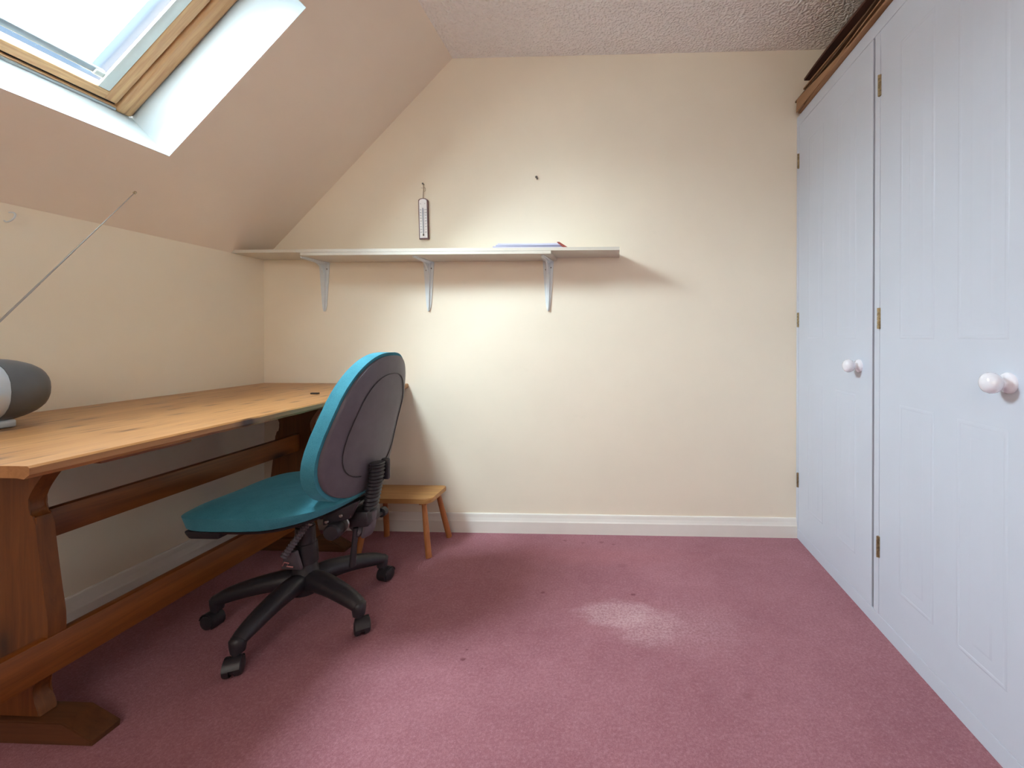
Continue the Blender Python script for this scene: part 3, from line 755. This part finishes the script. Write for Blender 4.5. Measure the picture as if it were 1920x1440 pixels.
# base
bm = bmesh.new(); lathe(bm, (CXc, CYc, .085), (0,0,1), [(0,.045),(.01,.052),(.05,.050),(.075,.042),(.10,.036),(.11,.034),(.11,0)], 28); put('base_hub', bm, black_pl, ch, 40)
PH = math.radians(-91.5)
for k in range(5):
    a = PH+k*2*PI/5; d = Vector((math.cos(a), math.sin(a), 0)); c0 = Vector((CXc, CYc, 0))
    prof = [(.030, .128, .036, .036), (.07, .132, .036, .034), (.13, .127, .034, .030), (.19, .116, .031, .027), (.24, .103, .027, .024), (.268, .092, .024, .019)]
    P = catmull([(r, z, a_, b_) for r, z, a_, b_ in prof], 3)
    bm = bmesh.new()
    tube(bm, [c0+d*r+Vector((0,0,z)) for r, z, _, _ in P], [(b_, a_) for _, _, a_, b_ in P], 16, upv=(0,0,1))
    # socket going down to the castor
    lathe(bm, c0+d*.268+Vector((0,0,.110)), (0,0,-1), [(0,0),(.003,.014),(.012,.0225),(.030,.0215),(.048,.019),(.050,0)], 18)
    put('base_arm', bm, black_pl, ch, 50)
    # castor
    sw = a + [0.5, -.6, .4, 1.0, -.4][k]
    cd = Vector((math.cos(sw), math.sin(sw), 0)); ax = Vector((-cd.y, cd.x, 0)); cc = c0+d*.283+Vector((0, 0, .0268))
    cas = put('castor', (lambda b: (lathe(b, c0+d*.274+Vector((0,0,.062)), (0,0,-1), [(0,.011),(.02,.012),(.022,0)], 12),
          tube(b, [cc-ax*.006, cc+ax*.006], .020, 16), b)[-1])(bmesh.new()), black_pl, ch, 40)
    for s in (-1, 1):
        bm = bmesh.new(); lathe(bm, cc+ax*s*.006, ax*s, [(0,.0262),(.010,.0262),(.016,.0235),(.019,.016),(.020,0)], 20); put('wheel', bm, black_pl, cas, 40)
    bm = bmesh.new()   # hood over the twin wheels
    R = []; n = 9
    for i in range(n):
        t = -.25*PI + i/(n-1)*1.2*PI
        for_p = cc + (cd*(-math.cos(t)) + Vector((0,0,1))*math.sin(t))*.0295
        R.append([bm.verts.new(for_p+ax*q) for q in (-.021, .021)])
    R2 = []
    for i in range(n):
        t = -.25*PI + i/(n-1)*1.2*PI
        for_p = cc + (cd*(-math.cos(t)) + Vector((0,0,1))*math.sin(t))*.0272
        R2.append([bm.verts.new(for_p+ax*q) for q in (-.021, .021)])
    for i in range(n-1):
        bm.faces.new([R[i][0], R[i][1], R[i+1][1], R[i+1][0]]); bm.faces.new([R2[i][0], R2[i+1][0], R2[i+1][1], R2[i][1]])
        bm.faces.new([R[i][0], R[i+1][0], R2[i+1][0], R2[i][0]]); bm.faces.new([R[i][1], R2[i][1], R2[i+1][1], R[i+1][1]])
    bm.faces.new([R[0][0], R2[0][0], R2[0][1], R[0][1]]); bm.faces.new([R[-1][0], R[-1][1], R2[-1][1], R2[-1][0]])
    put('hood', bm, black_pl, cas, 50)
# column
bm = bmesh.new(); lathe(bm, (CXc, CYc, .19), (0,0,1), [(0,.041),(.05,.039),(.07,.037),(.072,.033),(.13,.031),(.132,.027),(.19,.026),(.19,0)], 24); put('gas_column', bm, black_pl, ch, 35)
bm = bmesh.new(); P0, P1 = Vector((-1.075, 1.455, .365)), Vector((-1.135, 1.405, .255)); N = 14
tube(bm, [P0.lerp(P1, i/(2*N)) for i in range(2*N+1)], [.0095 if i % 2 else .0125 for i in range(2*N+1)], 10); put('ribbed_sleeve', bm, shell_pl, ch, 30)
bm = bmesh.new(); hexa(bm, [(-1.185,1.452,.185),(-1.105,1.448,.185),(-1.105,1.462,.185),(-1.185,1.462,.185),(-1.150,1.425,.262),(-1.112,1.425,.262),(-1.112,1.445,.262),(-1.150,1.445,.262)], .006, 2)
sk = put('column_bracket', bm, shell_pl, ch, 40)
bm = bmesh.new(); tube(bm, [(-1.168,1.441,.205), (-1.155,1.433,.222), (-1.140,1.434,.218), (-1.150,1.437,.206), (-1.128,1.438,.203)], .0022, 8); put('cable', bm, plain('pink_cable', srgb(190,130,130), .3), ch, 50)
# under-seat mechanism
bm = bmesh.new()
box(bm, -1.25, 1.40, .385, -.93, 1.60, .408, .008); hexa(bm, [(-1.20,1.44,.372),(-.96,1.44,.372),(-.96,1.56,.372),(-1.20,1.56,.372),(-1.24,1.42,.392),(-.93,1.42,.392),(-.93,1.58,.392),(-1.24,1.58,.392)], .004)
box(bm, -1.00, 1.455, .335, -.875, 1.545, .392, .010)
put('tilt_mechanism', bm, black_pl, ch, 40)
bm = bmesh.new(); hexa(bm, [(-.985,1.385,.372),(-.90,1.40,.39),(-.90,1.415,.39),(-.985,1.40,.372),(-.985,1.385,.402),(-.87,1.40,.452),(-.87,1.415,.452),(-.985,1.40,.402)], .004)
put('side_bracket', bm, black_pl, ch, 40)
for p in ((-.967, 1.382, .388), (-1.035, 1.398, .372), (-.925, 1.392, .405)):
    bm = bmesh.new(); lathe(bm, p, (0,-1,0), [(0,.0065),(.003,.0065),(.006,.0045),(.007,0)], 14); put('bolt', bm, steel, ch, 40, label='bright steel bolt head')
bm = bmesh.new(); lathe(bm, (-.955, 1.43, .355), (.15,-1,0), [(0,.010),(.02,.010),(.021,.026),(.030,.029),(.055,.027),(.062,.022),(.064,0)], 20)
kb = put('tension_knob', bm, black_pl, ch, 30)
bm = bmesh.new(); lathe(bm, (-.948, 1.425, .362), (.15,-1,0), [(0,.028),(.006,.030),(.010,.028),(.010,0)], 20); put('knob_ring', bm, steel, kb, 30)
# seat
def disc_surface(outline, top, bottom, nt=48, nr=7):
    bm = bmesh.new(); T_, B_ = [], []
    rs = [0]+[math.sin(PI/2*(k+1)/nr) for k in range(nr)]
    for fn, L in ((top, T_), (bottom, B_)):
        for r in rs:
            if r == 0: L.append([bm.verts.new(fn(*outline(0, 0), 0))]); continue
            L.append([bm.verts.new(fn(*outline(2*PI*k/nt, r), r)) for k in range(nt)])
    for L in (T_, B_):
        for i in range(len(L)-1):
            for k in range(nt):
                k2 = (k+1) % nt
                if len(L[i]) == 1: bm.faces.new([L[i][0], L[i+1][k], L[i+1][k2]])
                else: bm.faces.new([L[i][k], L[i+1][k], L[i+1][k2], L[i][k2]])
    for k in range(nt): bm.faces.new([T_[-1][k], T_[-1][(k+1)%nt], B_[-1][(k+1)%nt], B_[-1][k]])
    return bm
def sgnp(v, p): return math.copysign(abs(v)**p, v)
sxc, syc, shx, shy = -1.152, 1.478, .250, .230
def seat_out(a, r):
    e_ = .46 if math.cos(a) < 0 else .68
    c, s = sgnp(math.cos(a), e_), sgnp(math.sin(a), e_)
    x = sxc+shx*c*r; wy = shy*(1-.10*max(0, c*r)**2)
    return x, syc+wy*s*r
def fx_(x): return (x-sxc)/shx     # -1 front .. 1 back
def seat_top(x, y, r):
    f = fx_(x); g_ = (y-syc)/shy
    edge = (1-r**5)
    z = .448 + .030*edge - .012*max(0, -f-.45)**1.5*2 + .010*max(0, f)**2 - .010*(1-min(1, abs(g_)))*.6
    return (x, y, z)
def seat_bot(x, y, r):
    f = fx_(x)
    z = .398 + .032*max(0, f)**2 + .010*r**6 - .004*max(0, -f)
    k = 1-.035*r
    return (sxc+(x-sxc)*k, syc+(y-syc)*k, z)
put('seat_cushion', disc_surface(seat_out, seat_top, seat_bot), teal, ch, 60)
def sh_top(x, y, r): f = fx_(x); return (sxc+(x-sxc)*.955, syc+(y-syc)*.955, .3975+.032*max(0, f)**2+.008*r**6-.004*max(0,-f)-.0005)
def sh_bot(x, y, r): f = fx_(x); return (sxc+(x-sxc)*.90, syc+(y-syc)*.90, .387+.032*max(0, f)**2-.002*max(0, -f)+.006*r**4)
put('seat_shell', disc_surface(seat_out, sh_top, sh_bot), black_pl, ch, 60)
bm = bmesh.new(); hexa(bm, [(-1.332,1.272,.374),(-1.236,1.272,.374),(-1.236,1.68,.374),(-1.332,1.68,.374),(-1.346,1.265,.402),(-1.222,1.265,.402),(-1.222,1.69,.402),(-1.346,1.69,.402)], .008, 3)
put('front_housing', bm, black_pl, ch, 40)
# backrest
bz0, bz1 = .438, .948; bzc, bhz = (bz0+bz1)/2, (bz1-bz0)/2
def bxc(z): t = max(0, (z-bz0)/(bz1-bz0)); return -.915 + .100*t**1.35 - .012*math.sin(PI*min(1, t*1.6))
def bout(a, r, grow=1.0):
    c, s = sgnp(math.cos(a), .78), sgnp(math.sin(a), .72)
    z = bzc+bhz*s*r*grow
    t = max(0.0, (bzc+bhz*s-bz0)/(bz1-bz0))
    wd = .250 - .070*t**1.2
    return 1.505+wd*c*r*grow, z
def wrap(y): return -.55*(y-1.505)**2
def b_front(y, z, r): return (bxc(z)+wrap(y)-.044-.020*(1-r**4), y, z)
def b_mid(y, z, r): return (bxc(z)+wrap(y), y, z)
put('backrest_cushion', disc_surface(lambda a, r: bout(a, r), b_front, b_mid, 64), teal, ch, 60)
def s_front(y, z, r): return (bxc(z)+wrap(y)+.0006, y, z)
def s_back(y, z, r): return (bxc(z)+wrap(y)+.010+.018*(1-r**6), y, z)
shell = put('backrest_shell', disc_surface(lambda a, r: bout(a, r, .955), s_front, s_back, 64), shell_pl, ch, 60)
# moulded line on the shell
bm = bmesh.new(); pts = []
for k in range(41):
    a = -PI*.92+k/40*PI*1.84+PI/2
    y, z = bout(a, .70); pts.append((bxc(z)+wrap(y)+.010+.018*(1-.70**6)+.0010, y-.0, z))
tube(bm, pts, .0016, 6); put('moulded_line', bm, black_pl, shell, 50)
# bellows and J-bar
bm = bmesh.new(); N = 13
A = catmull([(-.866, 1.505, .552), (-.869, 1.503, .50), (-.878, 1.50, .445), (-.890, 1.50, .388)], 9)
tube(bm, A, [(.024, .034) if i % 2 else (.019, .029) for i in range(len(A))], 14, upv=(1,0,0)); put('bellows', bm, black_pl, ch, 30)
bm = bmesh.new(); box(bm, -.872, 1.536, .478, -.842, 1.552, .556, .006); put('back_clamp', bm, black_pl, ch, 35)
bm = bmesh.new()
J = catmull([(-.889,1.50,.392), (-.892,1.50,.34), (-.905,1.50,.30), (-.945,1.50,.335)], 5)
tube(bm, J, [(.017,.032)]*len(J), 14, upv=(1,0,0)); put('back_bar', bm, shell_pl, ch, 40)
bm = bmesh.new(); tube(bm, [(-.925,1.47,.330), (-.930,1.47,.27), (-.936,1.468,.195)], [.008,.0085,.011], 12, sx=1.2); put('lever', bm, black_pl, ch, 40)
bm = bmesh.new(); lathe(bm, (-.885,1.53,.345), (0,1,0), [(0,.008),(.03,.008),(.031,.017),(.05,.018),(.056,.013),(.057,0)], 16); put('back_knob', bm, black_pl, ch, 35)
